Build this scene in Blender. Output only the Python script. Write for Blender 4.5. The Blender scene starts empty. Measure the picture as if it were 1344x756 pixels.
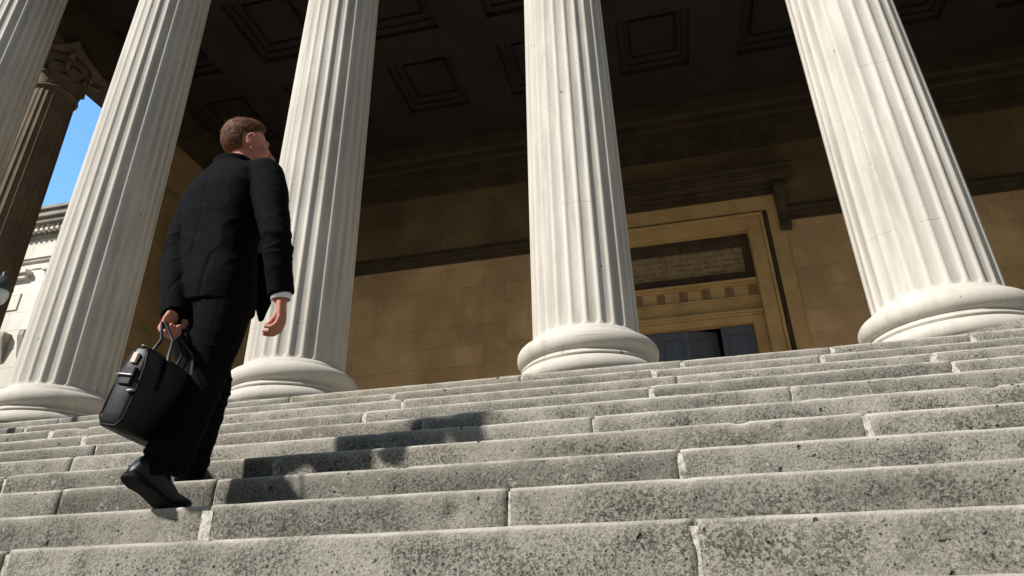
import bpy, bmesh, math, random
import numpy as np
from math import sin, cos, pi, radians, sqrt
from mathutils import Vector, Matrix, noise, Euler

random.seed(7)
SC = bpy.context.scene
C = SC.collection
U = 0.93          # every coordinate below is laid out in units of 0.93 m, scaled once at the very end

# ------------------------------------------------------------------ camera
CAM = (0.0, -1.497, -0.0505)
YAW, PITCH, ROLL = 0.2246, 0.4566, -0.0195
cd = bpy.data.cameras.new('camera'); cam = bpy.data.objects.new('camera', cd); C.objects.link(cam)
fw = Vector((-sin(YAW)*cos(PITCH), cos(YAW)*cos(PITCH), sin(PITCH)))
rt = Vector((cos(YAW), sin(YAW), 0)); up = rt.cross(fw)
r2 = cos(ROLL)*rt + sin(ROLL)*up; u2 = -sin(ROLL)*rt + cos(ROLL)*up
M = Matrix(((r2.x, u2.x, -fw.x), (r2.y, u2.y, -fw.y), (r2.z, u2.z, -fw.z)))
cam.matrix_world = Matrix.Translation(Vector(CAM)*U) @ M.to_4x4()
cd.sensor_width = 36; cd.lens = 865.05/1344*36
cd.clip_start = 0.02; cd.clip_end = 5000
SC.camera = cam

# ------------------------------------------------------------------ light
SUN_AZ = radians(-131)      # direction towards the sun in plan (from +X, counter-clockwise)
SUN_EL = radians(39)
world = bpy.data.worlds.new('World'); SC.world = world; world.use_nodes = True
nt = world.node_tree; nt.nodes.clear()
sky = nt.nodes.new('ShaderNodeTexSky'); sky.sky_type = 'NISHITA'; sky.sun_disc = False
sky.sun_elevation = SUN_EL; sky.sun_rotation = pi/2 - SUN_AZ
sky.air_density = 1.4; sky.dust_density = 0.4; sky.ozone_density = 2.5
bg = nt.nodes.new('ShaderNodeBackground'); bg.inputs[1].default_value = 0.05
wo = nt.nodes.new('ShaderNodeOutputWorld')
# sky boosted by hand, brighter and bluer around the gap seen from the camera
tcw = nt.nodes.new('ShaderNodeTexCoord'); dw = nt.nodes.new('ShaderNodeVectorMath'); dw.operation = 'DOT_PRODUCT'
nt.links.new(tcw.outputs['Generated'], dw.inputs[0]); dw.inputs[1].default_value = (-.672, .536, .511)
mr = nt.nodes.new('ShaderNodeMapRange'); mr.interpolation_type = 'SMOOTHSTEP'; nt.links.new(dw.outputs['Value'], mr.inputs[0])
mr.inputs[1].default_value = .70; mr.inputs[2].default_value = .97; mr.inputs[3].default_value = 1.0; mr.inputs[4].default_value = 1.0; mr.inputs[3].default_value = 0.0
gn = nt.nodes.new('ShaderNodeMix'); gn.data_type = 'RGBA'; nt.links.new(mr.outputs[0], gn.inputs[0])
gn.inputs[6].default_value = (1, 1, 1, 1); gn.inputs[7].default_value = (2.3, 3.3, 4.6, 1)
hs = nt.nodes.new('ShaderNodeVectorMath'); hs.operation = 'MULTIPLY'; nt.links.new(sky.outputs[0], hs.inputs[0]); nt.links.new(gn.outputs[2], hs.inputs[1])
nt.links.new(hs.outputs[0], bg.inputs[0]); nt.links.new(bg.outputs[0], wo.inputs[0])
sd = bpy.data.lights.new('sun', 'SUN'); sd.energy = 5.0; sd.angle = radians(2.0); sd.color = (1, .962, .91)
sun = bpy.data.objects.new('sun', sd); C.objects.link(sun)
sdir = Vector((cos(SUN_EL)*cos(SUN_AZ), cos(SUN_EL)*sin(SUN_AZ), sin(SUN_EL)))
sun.rotation_euler = sdir.to_track_quat('Z', 'Y').to_euler(); sun.location = sdir*60
SC.view_settings.view_transform = 'Standard'; SC.view_settings.look = 'None'
SC.view_settings.exposure = 0.56; SC.view_settings.gamma = 1.0
SC.render.engine = 'CYCLES'
SC.cycles.max_bounces = 8; SC.cycles.diffuse_bounces = 5; SC.cycles.use_denoising = True
SC.cycles.sample_clamp_indirect = 4

# ------------------------------------------------------------------ layout
H, T = 0.154, 0.3107           # riser, tread
XC, S, YC, ZB, RB = -10.3805, 3.2354, 4.8241, 1.8862, 0.5462
ZL = 10*H                      # landing height
YL = 10*T                      # landing edge
YW = 15.40                     # face of the back wall
ZBEAM, ZC = 12.62, 13.886      # beam soffit, ceiling

# ------------------------------------------------------------------ helpers
def tag(o, label=None, cat=None, group=None, kind=None):
    if label: o['label'] = label
    if cat: o['category'] = cat
    if group: o['group'] = group
    if kind: o['kind'] = kind
    return o

def empty(name, loc=(0, 0, 0), label=None, cat=None):
    o = bpy.data.objects.new(name, None); C.objects.link(o); o.location = loc
    o.empty_display_size = .2
    return tag(o, label, cat)

def link(name, me, mats, parent=None, smooth=False, loc=None):
    if not isinstance(mats, (list, tuple)): mats = [mats]
    for m in mats: me.materials.append(m)
    if smooth:
        me.polygons.foreach_set('use_smooth', [True]*len(me.polygons))
    o = bpy.data.objects.new(name, me); C.objects.link(o)
    if loc is not None: o.location = loc
    if parent: o.parent = parent
    return o

class MB:
    def __init__(s): s.v = []; s.f = []; s.mi = []; s.cur = 0
    def add(s, vs, fs):
        b = len(s.v); s.v += [tuple(v) for v in vs]
        for f in fs: s.f.append(tuple(i+b for i in f)); s.mi.append(s.cur)
    def box(s, x0, x1, y0, y1, z0, z1):
        s.add([(x0,y0,z0),(x1,y0,z0),(x1,y1,z0),(x0,y1,z0),(x0,y0,z1),(x1,y0,z1),(x1,y1,z1),(x0,y1,z1)],
              [(0,3,2,1),(4,5,6,7),(0,1,5,4),(1,2,6,5),(2,3,7,6),(3,0,4,7)])
    def grid(s, rows, closed_u=False, closed_v=False, cap0=False, cap1=False):
        n = len(rows[0]); m = len(rows)
        vs = [p for r in rows for p in r]; fs = []
        for i in range(m if closed_v else m-1):
            for j in range(n if closed_u else n-1):
                a = i*n+j; b = i*n+(j+1) % n; c = ((i+1) % m)*n+(j+1) % n; d = ((i+1) % m)*n+j
                fs.append((a, b, c, d))
        if cap0: fs.append(tuple(range(n-1, -1, -1)))
        if cap1: fs.append(tuple((m-1)*n+j for j in range(n)))
        s.add(vs, fs)
    def lathe(s, prof, n=48, c=(0, 0)):
        rows = [[(c[0]+r*cos(2*pi*j/n), c[1]+r*sin(2*pi*j/n), z) for j in range(n)] for r, z in prof]
        s.grid(rows, closed_u=True, cap0=True, cap1=True)
    def tube(s, pts, rad, n=12, flat=None, caps=True):
        """rounded tube through pts; rad: radius or (ra, rb) per point; flat = side vector for ra"""
        P = [Vector(p) for p in pts]; rad = [r if isinstance(r, (tuple, list)) else (r, r) for r in rad]
        rows = []; prev = None
        seq = []
        for i, p in enumerate(P):
            t = (P[min(i+1, len(P)-1)]-P[max(i-1, 0)]).normalized()
            seq.append((p, t, rad[i]))
        if caps:
            p, t, r = seq[0]; m = (r[0]+r[1])/2
            pre = [(p - t*m*sin(a), t, (r[0]*cos(a), r[1]*cos(a))) for a in (1.45, 1.05, .55)] if caps != 'start_only_flat' else []
            p, t, r = seq[-1]; m = (r[0]+r[1])/2
            post = [(p + t*m*sin(a), t, (r[0]*cos(a), r[1]*cos(a))) for a in (.55, 1.05, 1.45)] if caps != 'flat_end' else []
            seq = pre+seq+post
        for p, t, r in seq:
            if flat is not None: a = Vector(flat)
            elif prev is not None: a = prev
            else: a = Vector((1, 0, 0)) if abs(t.x) < .9 else Vector((0, 1, 0))
            a = (a - t*a.dot(t)).normalized(); b = t.cross(a); prev = a
            rows.append([p + a*r[0]*cos(2*pi*j/n) + b*r[1]*sin(2*pi*j/n) for j in range(n)])
        s.grid(rows, closed_u=True, cap0=True, cap1=True)
    def ellipsoid(s, c, r, rot=None, n=20, m=12):
        c = Vector(c); rows = []
        for i in range(m+1):
            th = pi*(i+.02)/(m+.04)
            row = []
            for j in range(n):
                q = Vector((r[0]*sin(th)*cos(2*pi*j/n), r[1]*sin(th)*sin(2*pi*j/n), -r[2]*cos(th)))
                if rot: q = rot @ q
                row.append(c+q)
            rows.append(row)
        s.grid(rows, closed_u=True, cap0=True, cap1=True)
    def transform(s, f): s.v = [tuple(f(Vector(v))) for v in s.v]
    def mesh(s, name):
        me = bpy.data.meshes.new(name); me.from_pydata(s.v, [], s.f)
        me.polygons.foreach_set('material_index', s.mi)
        me.update(); return me
    def build(s, name, mats, parent=None, smooth=False, loc=None, bevel=0, fix=True):
        me = s.mesh(name)
        if fix or bevel:
            bm = bmesh.new(); bm.from_mesh(me)
            if bevel:
                es = [e for e in bm.edges if len(e.link_faces) == 2 and e.calc_face_angle(0) > .6]
                bmesh.ops.bevel(bm, geom=es, offset=bevel, segments=2, affect='EDGES', profile=.5, clamp_overlap=True)
            bmesh.ops.recalc_face_normals(bm, faces=bm.faces)
            bm.to_mesh(me); bm.free()
        return link(name, me, mats, parent, smooth, loc)

def fuse(mb, voxel, smooth_it=4, fac=.5):
    """merge overlapping closed shapes into one continuous skin"""
    me = mb.mesh('tmp'); o = bpy.data.objects.new('tmp', me); C.objects.link(o)
    bm = bmesh.new(); bm.from_mesh(me); bmesh.ops.recalc_face_normals(bm, faces=bm.faces); bm.to_mesh(me); bm.free()
    r = o.modifiers.new('r', 'REMESH'); r.mode = 'VOXEL'; r.voxel_size = voxel
    sm = o.modifiers.new('s', 'SMOOTH'); sm.iterations = smooth_it; sm.factor = fac
    dg = bpy.context.evaluated_depsgraph_get(); dg.update()
    out = bpy.data.meshes.new_from_object(o.evaluated_get(dg))
    bpy.data.objects.remove(o); bpy.data.meshes.remove(me)
    out.materials.clear()
    return out

def fbm(p, o=4, g=.5, l=2.1):
    v = 0; a = 1; q = Vector(p)
    for _ in range(o): v += a*noise.noise(q); a *= g; q = q*l
    return v

# ------------------------------------------------------------------ materials
class N:
    """tiny node-tree writer"""
    def __init__(s, name, rough=.8, spec=.3):
        s.m = bpy.data.materials.new(name); s.m.use_nodes = True; s.t = s.m.node_tree
        s.b = s.t.nodes['Principled BSDF']; s.b.inputs['Roughness'].default_value = rough
        s.b.inputs['Specular IOR Level'].default_value = spec
    def n(s, ty, **kw):
        x = s.t.nodes.new(ty)
        for k, v in kw.items(): setattr(x, k, v)
        return x
    def L(s, a, b): s.t.links.new(a, b)
    def inp(s, x, v):
        if v is None: return
        if hasattr(v, 'is_output'): s.L(v, x)
        else: x.default_value = v
    def co(s, scale=(1, 1, 1), loc=(0, 0, 0), kind='Object', rnd=0):
        tc = s.n('ShaderNodeTexCoord'); mp = s.n('ShaderNodeMapping')
        mp.inputs['Scale'].default_value = scale; mp.inputs['Location'].default_value = loc
        s.L(tc.outputs[kind], mp.inputs['Vector'])
        if rnd:
            oi = s.n('ShaderNodeObjectInfo'); va = s.n('ShaderNodeVectorMath', operation='ADD')
            s.L(mp.outputs[0], va.inputs[0]); mu = s.n('ShaderNodeMath', operation='MULTIPLY'); mu.inputs[1].default_value = rnd
            s.L(oi.outputs['Random'], mu.inputs[0]); s.L(mu.outputs[0], va.inputs[1]); return va.outputs[0]
        return mp.outputs[0]
    def noise(s, v, sc, det=4, ro=.55, dist=0):
        x = s.n('ShaderNodeTexNoise'); s.L(v, x.inputs['Vector']); x.inputs['Scale'].default_value = sc
        x.inputs['Detail'].default_value = det; x.inputs['Roughness'].default_value = ro; x.inputs['Distortion'].default_value = dist
        return x.outputs['Fac']
    def voro(s, v, sc, out='Distance', rnd=1):
        x = s.n('ShaderNodeTexVoronoi'); s.L(v, x.inputs['Vector']); x.inputs['Scale'].default_value = sc
        x.inputs['Randomness'].default_value = rnd
        return x.outputs[out]
    def ramp(s, f, a, b, ca=0., cb=1.):
        x = s.n('ShaderNodeMapRange'); x.interpolation_type = 'SMOOTHSTEP'
        s.L(f, x.inputs[0]); x.inputs[1].default_value = a; x.inputs[2].default_value = b
        x.inputs[3].default_value = ca; x.inputs[4].default_value = cb
        return x.outputs[0]
    def math(s, op, a, b=None, clamp=False):
        x = s.n('ShaderNodeMath', operation=op, use_clamp=clamp); s.inp(x.inputs[0], a); s.inp(x.inputs[1], b); return x.outputs[0]
    def mix(s, f, a, b, blend='MIX'):
        x = s.n('ShaderNodeMix', data_type='RGBA', blend_type=blend)
        c4 = lambda c: c if hasattr(c, 'is_output') else (*c, 1)
        s.inp(x.inputs[0], f); s.inp(x.inputs[6], c4(a)); s.inp(x.inputs[7], c4(b)); return x.outputs[2]
    def attr(s, name, out='Fac'):
        x = s.n('ShaderNodeAttribute'); x.attribute_name = name; return x.outputs[out]
    def sep(s, v):
        x = s.n('ShaderNodeSeparateXYZ'); s.L(v, x.inputs[0]); return x.outputs
    def bump(s, h, dist=.01, st=1., prev=None):
        x = s.n('ShaderNodeBump'); x.inputs['Strength'].default_value = st; x.inputs['Distance'].default_value = dist
        s.L(h, x.inputs['Height'])
        if prev: s.L(prev, x.inputs['Normal'])
        s.L(x.outputs[0], s.b.inputs['Normal']); return x.outputs[0]
    def col(s, c): s.inp(s.b.inputs['Base Color'], c if hasattr(c, 'is_output') else (*c, 1)); return s
    def rough(s, r): s.inp(s.b.inputs['Roughness'], r); return s

def mat_steps():
    k = N('weathered_step_stone', .92, .2); v = k.co()
    big = k.noise(v, 1.1, 5, .6); mid = k.noise(v, 6, 6, .68); fine = k.noise(v, 125, 3, .7); grit = k.noise(v, 84, 6, .78)
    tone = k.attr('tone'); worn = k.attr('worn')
    clean = k.math('SUBTRACT', 1, k.math('MULTIPLY', worn, .9), True)
    base = k.mix(k.ramp(big, .3, .7), (0.271, 0.253, 0.214), (0.338, 0.317, 0.270))
    base = k.mix(k.ramp(mid, .42, .70), base, (0.216, 0.203, 0.167))
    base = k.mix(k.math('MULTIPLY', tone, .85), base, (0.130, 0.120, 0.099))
    warm = k.attr('warm'); base = k.mix(k.math('MULTIPLY', warm, .6), base, (0.314, 0.273, 0.190))
    drip = k.ramp(k.noise(k.co(scale=(9, 9, .8)), 1.0, 5, .65), .50, .72)
    base = k.mix(k.math('MULTIPLY', k.math('MULTIPLY', drip, clean), .42), base, (0.096, 0.092, 0.076))
    soot = k.ramp(k.noise(v, .75, 4, .62), .50, .68)
    base = k.mix(k.math('MULTIPLY', k.math('MULTIPLY', soot, clean), .40), base, (0.102, 0.097, 0.083))
    patch = k.ramp(k.noise(v, 3.0, 6, .74), .34, .64)
    patch = k.math('ADD', k.math('MULTIPLY', patch, .70), .30)
    spk = k.ramp(grit, .508, .532); spk2 = k.ramp(fine, .535, .57)
    m = k.math('MULTIPLY', patch, k.math('MAXIMUM', spk, k.math('MULTIPLY', spk2, .75)))
    base = k.mix(k.math('MULTIPLY', k.math('MULTIPLY', m, clean), .95), base, (0.036, 0.034, 0.027))
    # fine black pin-holes, thick in places
    for sc_, lo_, sel in ((62, .16, .50), (105, .20, .45)):
        pv = k.voro(v, sc_); ps = k.sep(k.voro(v, sc_, 'Color'))
        pn = k.math('MULTIPLY', k.ramp(pv, lo_, lo_+.14, 1, 0), k.ramp(k.math('ADD', ps[0], k.math('MULTIPLY', patch, .45)), sel+.42, sel+.44))
        base = k.mix(k.math('MULTIPLY', k.math('MULTIPLY', pn, clean), .9), base, (.030, .028, .023))
    # pale mineral bloom between the speckles
    pale = k.math('MULTIPLY', k.ramp(k.noise(v, 24, 5, .75), .54, .66), .55)
    pale = k.math('MULTIPLY', pale, k.math('SUBTRACT', 1, k.math('MULTIPLY', m, .8), True))
    base = k.mix(pale, base, (0.409, 0.381, 0.325))
    grn = k.math('MULTIPLY', k.ramp(k.noise(v, 3.1, 4, .7), .55, .75), .30)
    base = k.mix(grn, base, (0.125, 0.121, 0.087))
    wv = k.math('MULTIPLY', worn, k.ramp(k.noise(v, 14, 5, .7), .30, .60, .45, 1))
    base = k.mix(k.math('MULTIPLY', wv, .95), base, (0.441, 0.411, 0.351))
    # sparse ragged holes
    vd = k.n('ShaderNodeVectorMath', operation='ADD'); k.L(v, vd.inputs[0])
    nz = k.n('ShaderNodeTexNoise'); k.L(v, nz.inputs['Vector']); nz.inputs['Scale'].default_value = 30
    sc = k.n('ShaderNodeVectorMath', operation='SCALE'); k.L(nz.outputs['Color'], sc.inputs[0]); sc.inputs['Scale'].default_value = .035
    k.L(sc.outputs[0], vd.inputs[1]); vv = vd.outputs[0]
    w = k.voro(vv, 13.0); sx = k.sep(k.voro(vv, 13.0, 'Color'))
    hole = k.math('MULTIPLY', k.ramp(w, .07, .15, 1, 0), k.ramp(sx[0], .87, .89))
    w2 = k.voro(vv, 34.0); s2 = k.sep(k.voro(vv, 34.0, 'Color'))
    hole2 = k.math('MULTIPLY', k.ramp(w2, .09, .18, 1, 0), k.ramp(s2[0], .86, .88))
    hole = k.math('MAXIMUM', hole, hole2)
    base = k.mix(k.math('MULTIPLY', hole, .85), base, (0.024, 0.022, 0.018))
    k.col(base)
    h = k.math('ADD', k.math('MULTIPLY', grit, .7), k.math('MULTIPLY', fine, .5))
    h = k.math('ADD', h, k.math('MULTIPLY', mid, 1.2))
    h = k.math('SUBTRACT', h, k.math('MULTIPLY', hole, 2.0))
    k.bump(h, .007, .9)
    return k.m

def mat_mortar():
    k = N('pale_mortar', .95, .2); v = k.co()
    k.col(k.mix(k.ramp(k.noise(v, 40, 4, .7), .4, .7), (.40, .375, .32), (.11, .10, .08))); k.bump(k.noise(v, 70, 4), .006)
    return k.m

def mat_column(zj0=2.2, dz=1.9):
    k = N('pale_column_stone', .75, .3); v = k.co(rnd=9.0); vo = k.co()
    vs = k.co(scale=(1, 1, .13), rnd=13.0)
    big = k.noise(v, .8, 4); st = k.noise(vs, 7, 5, .62)
    base = k.mix(k.ramp(big, .3, .7), (0.417, 0.387, 0.336), (0.494, 0.462, 0.405))
    base = k.mix(k.math('MULTIPLY', k.ramp(st, .50, .72), .6), base, (0.336, 0.310, 0.270))
    dirt = k.math('MULTIPLY', k.ramp(k.noise(v, 4.5, 6, .7), .55, .78), .45)
    base = k.mix(dirt, base, (0.327, 0.290, 0.232))
    # flute hollows darkened with depth like occlusion shade, broken into streaks
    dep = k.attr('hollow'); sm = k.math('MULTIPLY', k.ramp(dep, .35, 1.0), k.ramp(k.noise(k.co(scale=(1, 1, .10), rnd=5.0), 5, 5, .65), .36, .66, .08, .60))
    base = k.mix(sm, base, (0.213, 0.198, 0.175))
    rain = k.math('MULTIPLY', k.ramp(k.noise(k.co(scale=(1, 1, .05), rnd=21.0), 11, 4, .6), .56, .74), .24)
    base = k.mix(rain, base, (0.236, 0.216, 0.187))
    # drum joints: fine, slightly ragged dark lines
    z = k.sep(v)[2]
    zz = k.math('ADD', z, k.math('MULTIPLY', k.noise(v, 2.2, 3), .09))
    fr = k.math('ABSOLUTE', k.math('SUBTRACT', k.math('FRACT', k.math('DIVIDE', zz, dz)), .5))
    jt = k.math('MULTIPLY', k.ramp(fr, .0008, .0026, 1, 0), k.ramp(k.noise(v, 5.5, 3), .46, .60))
    base = k.mix(k.math('MULTIPLY', jt, .38), base, (0.145, 0.128, 0.100))
    # chips
    w = k.voro(v, 3.6); cc = k.sep(k.voro(v, 3.6, 'Color'))
    wr = k.math('ADD', w, k.math('MULTIPLY', k.noise(v, 25, 3), .08))
    chip = k.math('MULTIPLY', k.ramp(wr, .085, .115, 1, 0), k.ramp(cc[1], .70, .72))
    base = k.mix(k.math('MULTIPLY', chip, .8), base, (0.181, 0.158, 0.125))
    pit = k.math('MULTIPLY', k.ramp(k.voro(v, 17), .07, .13, 1, 0), k.ramp(k.sep(k.voro(v, 17, 'Color'))[0], .86, .88))
    base = k.mix(k.math('MULTIPLY', pit, .7), base, (0.145, 0.123, 0.100))
    k.col(base)
    h = k.math('SUBTRACT', k.math('MULTIPLY', k.noise(v, 30, 5, .7), .4), k.math('ADD', k.math('MULTIPLY', chip, 2), k.math('MULTIPLY', jt, .6)))
    h = k.math('SUBTRACT', h, pit)
    k.bump(h, .006, .7)
    return k.m

def mat_ashlar(name, c1, c2, c3, bw=1.35, bh=.62, mortar=(.12, .09, .05), plane='xz'):
    k = N(name, .85, .25); v = k.co()
    x, y, z = k.sep(v)
    cb = k.n('ShaderNodeCombineXYZ')
    k.L(x if plane == 'xz' else y, cb.inputs[0]); k.L(z, cb.inputs[1])
    br = k.n('ShaderNodeTexBrick'); k.L(cb.outputs[0], br.inputs['Vector'])
    br.inputs['Scale'].default_value = 1; br.inputs['Brick Width'].default_value = bw; br.inputs['Row Height'].default_value = bh
    br.inputs['Mortar Size'].default_value = .008; br.inputs['Mortar Smooth'].default_value = .4
    br.inputs['Color1'].default_value = (*c1, 1); br.inputs['Color2'].default_value = (*c2, 1); br.inputs['Mortar'].default_value = (*mortar, 1)
    c = k.mix(k.math('MULTIPLY', k.ramp(k.noise(v, .9, 5, .6), .4, .7), .7), br.outputs['Color'], c3)
    c = k.mix(k.math('MULTIPLY', k.ramp(k.noise(v, 6, 5, .7), .5, .8), .35), c, tuple(q*.6 for q in c1))
    c = k.mix(k.math('MULTIPLY', k.ramp(k.noise(k.co(scale=(.6, .6, .28), loc=(.7, 0, .3)), 1.0, 4, .5), .42, .60), .42), c, tuple(q*.55 for q in c2))  # broad blotches imitating soft patches of light on the wall
    k.col(c)
    h = k.math('SUBTRACT', k.math('MULTIPLY', k.noise(v, 14, 5), .5), br.outputs['Fac'])
    k.bump(h, .01, .8)
    return k.m

def mat_stone(name, a, b, sc=2., rough=.85, bumpd=.006):
    k = N(name, rough, .25); v = k.co()
    c = k.mix(k.ramp(k.noise(v, sc, 5, .6), .35, .7), a, b)
    c = k.mix(k.math('MULTIPLY', k.ramp(k.noise(v, sc*7, 5, .7), .52, .75), .4), c, tuple(q*.55 for q in a))
    k.col(c); k.bump(k.noise(v, sc*14, 4, .7), bumpd, .7)
    return k.m

def mat_inscribed():
    k = N('inscribed_stone', .8, .25); v = k.co(); x, y, z = k.sep(v)
    base = k.mix(k.ramp(k.noise(v, 3, 4), .35, .7), (.26, .19, .105), (.19, .135, .08))
    row = k.math('FRACT', k.math('DIVIDE', z, .165))
    rowm = k.math('MULTIPLY', k.ramp(row, .28, .34), k.ramp(row, .62, .70, 1, 0))
    vv = k.co(scale=(16, 1, 4.2)); cut = k.ramp(k.noise(vv, 1.0, 2, .5), .47, .53)
    m = k.math('MULTIPLY', rowm, cut)
    k.col(k.mix(k.math('MULTIPLY', m, .55), base, (.06, .04, .025))); k.bump(k.math('MULTIPLY', m, -1), .01, .8)
    return k.m

def mat_door():
    k = N('dark_blue_door_paint', .42, .5); v = k.co()
    vs = k.co(scale=(9, 9, .5))
    c = k.mix(k.ramp(k.noise(vs, 3, 4), .4, .7), (.060, .068, .086), (.085, .095, .117))
    k.col(k.mix(k.ramp(k.noise(v, 12, 5, .7), .62, .75), c, (.12, .125, .13))); k.bump(k.noise(vs, 5, 3), .003, .5)
    return k.m

def mat_cloth(name, a, b, rough=.85):
    k = N(name, rough, .035); v = k.co()
    k.b.inputs['Sheen Weight'].default_value = .004; k.b.inputs['Sheen Roughness'].default_value = .5
    c = k.mix(k.noise(v, 260, 2), a, b); c = k.mix(k.ramp(k.noise(v, 5, 4), .4, .7, 0, .5), c, a)
    k.col(c); k.bump(k.noise(v, 420, 2), .0012, .5)
    return k.m

def mat_skin():
    k = N('skin', .6, .22); v = k.co()
    c = k.mix(k.ramp(k.noise(v, 9, 4), .35, .7), (.41, .165, .115), (.48, .225, .16))
    c = k.mix(k.ramp(k.noise(v, 60, 3), .55, .8, 0, .4), c, (.40, .15, .11))
    k.col(c); k.b.inputs['Subsurface Weight'].default_value = .12
    k.b.inputs['Subsurface Radius'].default_value = (.02, .008, .004); k.b.inputs['Subsurface Scale'].default_value = .5
    k.bump(k.noise(v, 160, 3), .001, .4)
    return k.m

def mat_hair():
    k = N('reddish_brown_hair', .65, .14); v = k.co(scale=(1, 1, .35))
    k.col(k.mix(k.ramp(k.noise(v, 75, 4, .6), .3, .75), (.048, .019, .008), (.135, .056, .021)))
    k.bump(k.noise(v, 130, 3), .003, .8)
    return k.m

def mat_leather(name, a, rough=.35):
    k = N(name, rough, .22); v = k.co()
    k.col(k.mix(k.noise(v, 20, 4), a, tuple(q*1.9 for q in a)))
    k.rough(k.ramp(k.noise(v, 14, 4), .3, .7, rough-.08, rough+.15))
    k.bump(k.math('ADD', k.math('MULTIPLY', k.voro(v, 260), .4), k.math('MULTIPLY', k.noise(v, 18, 4), 2.0)), .0010, .5)
    return k.m

def mat_plain(name, c, rough=.5, metal=0., spec=.4):
    k = N(name, rough, spec); v = k.co(); k.b.inputs['Metallic'].default_value = metal
    k.col(k.mix(k.ramp(k.noise(v, 8, 5, .65), .35, .75), c, tuple(q*.65 for q in c))); k.bump(k.noise(v, 40, 3), .002, .4)
    return k.m

M_STEP, M_MORT, M_COL = mat_steps(), mat_mortar(), mat_column()
M_COLB = mat_stone('shaded_brown_column_stone', (.13, .095, .06), (.085, .062, .04), 1.5)  # brown stone darkened in place of the shade on the second-row columns
M_WALL = mat_ashlar('golden_ashlar', (.50, .335, .17), (.40, .262, .13), (.57, .395, .21), mortar=(.37, .25, .125))
M_WALLU = mat_ashlar('shaded_golden_ashlar', (.15, .104, .05), (.105, .073, .036), (.175, .122, .06))  # golden wall again above the string course, its shade put into the colour
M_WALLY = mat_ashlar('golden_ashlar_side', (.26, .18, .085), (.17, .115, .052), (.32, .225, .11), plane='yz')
M_GOLD = mat_stone('golden_carved_stone', (.46, .30, .13), (.36, .235, .10), 1.6)
M_BROWN = mat_stone('shade_brown_stone', (.062, .044, .024), (.038, .027, .015), 2.0)  # deep shade of beams, frieze and recesses put into a dark brown
M_DKGOLD = mat_stone('dark_golden_stone', (.22, .145, .07), (.16, .105, .05), 2.5)
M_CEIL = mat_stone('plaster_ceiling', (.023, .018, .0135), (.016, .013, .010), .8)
M_INSC = mat_inscribed()
M_FLOOR = mat_stone('landing_flagstone', (.72, .655, .545), (.64, .585, .485), 1.2)
M_DOOR = mat_door()
M_WING = mat_ashlar('pale_wing_ashlar', (.66, .62, .55), (.58, .54, .46), (.70, .67, .61), 1.9, .72, (.40, .37, .32))
M_WINGTRIM = mat_stone('weathered_cornice_stone', (.30, .275, .235), (.20, .18, .15), 1.5)
M_DARKGL = N('dark_window_glass', .08, .5).col((.012, .013, .014)).m
M_SUIT = mat_cloth('black_suit_wool', (.0030, .0030, .0033), (.0054, .0054, .0058))
M_TROU = mat_cloth('black_trouser_wool', (.0030, .0030, .0034), (.0052, .0052, .0056))
M_SHIRT = mat_cloth('white_shirt_cotton', (.74, .74, .76), (.80, .80, .82))
M_SKIN, M_HAIR = mat_skin(), mat_hair()
M_BAG = mat_leather('black_bag_leather', (.0030, .0030, .0034), .46)
M_SHOE = mat_leather('black_shoe_leather', (.008, .0085, .010), .3)
M_SOLE = mat_plain('black_rubber_sole', (.006, .006, .006), .85, 0, .15)
M_STEEL = mat_plain('brushed_steel', (.30, .295, .285), .42, 1.0)
M_TAGM = mat_plain('beige_tag_leather', (.62, .48, .38), .6)
M_IRON = mat_plain('dark_cast_iron', (.045, .05, .048), .5, .3)
M_EYE = mat_plain('eye_white', (.7, .68, .65), .2)
M_BRASS = mat_plain('dull_brass', (.35, .24, .09), .4, 1.0)
gl = N('frosted_lamp_glass', .15, .5).col((.62, .64, .62)); M_GLOBE = gl.m

# ------------------------------------------------------------------ ground
def ground():
    k = N('paved_court', .9, .2); v = k.co()
    c = k.mix(k.ramp(k.noise(v, .5, 5), .35, .7), (.095, .09, .08), (.13, .125, .11))
    k.col(k.mix(k.math('MULTIPLY', k.ramp(k.noise(v, 30, 3, .7), .55, .7), .4), c, (.06, .06, .05))); k.bump(k.noise(v, 60, 3), .006)
    mb = MB(); z = -4*H - .004
    mb.add([(-900, -900, z), (900, -900, z), (900, 900, z), (-900, 900, z)], [(0, 1, 2, 3)])
    tag(mb.build('ground', k.m), kind='structure')
ground()

# ------------------------------------------------------------------ the flight of steps
X0, X1 = -15.4, 20.8
JOINTS = {1: [.05, -2.07], 2: [-.51, -1.6], 3: [-1.82, -2.58], 4: [.76, -1.75, -3.28], 5: [-.32, -3.23],
          6: [.63, -1.28, -3.41], 7: [-.05, -1.79, -3.83], 8: [1.53, .11, -1.67, -4.47], 9: [1.02, -.02, -1.88],
          10: [2.03, 1.17, .18, -1.0, -2.9]}
PITS = {2: [(-.70, .075, .020, .030), (-.60, .036, .009, .014), (.15, .05, .006, .012)],
        4: [(.45, .035, .014, .018)], 5: [(.10, .08, .012, .022), (-.95, .1, .008, .012)], 6: [(.86, .05, .012, .016)],
        7: [(-.04, .08, .013, .024), (1.5, .06, .014, .02)], 8: [(1.48, .06, .012, .02)], 3: [(-.45, .02, .009, .013)],
        1: [(-1.9, .06, .008, .016), (.6, .07, .008, .02)]}

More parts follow.
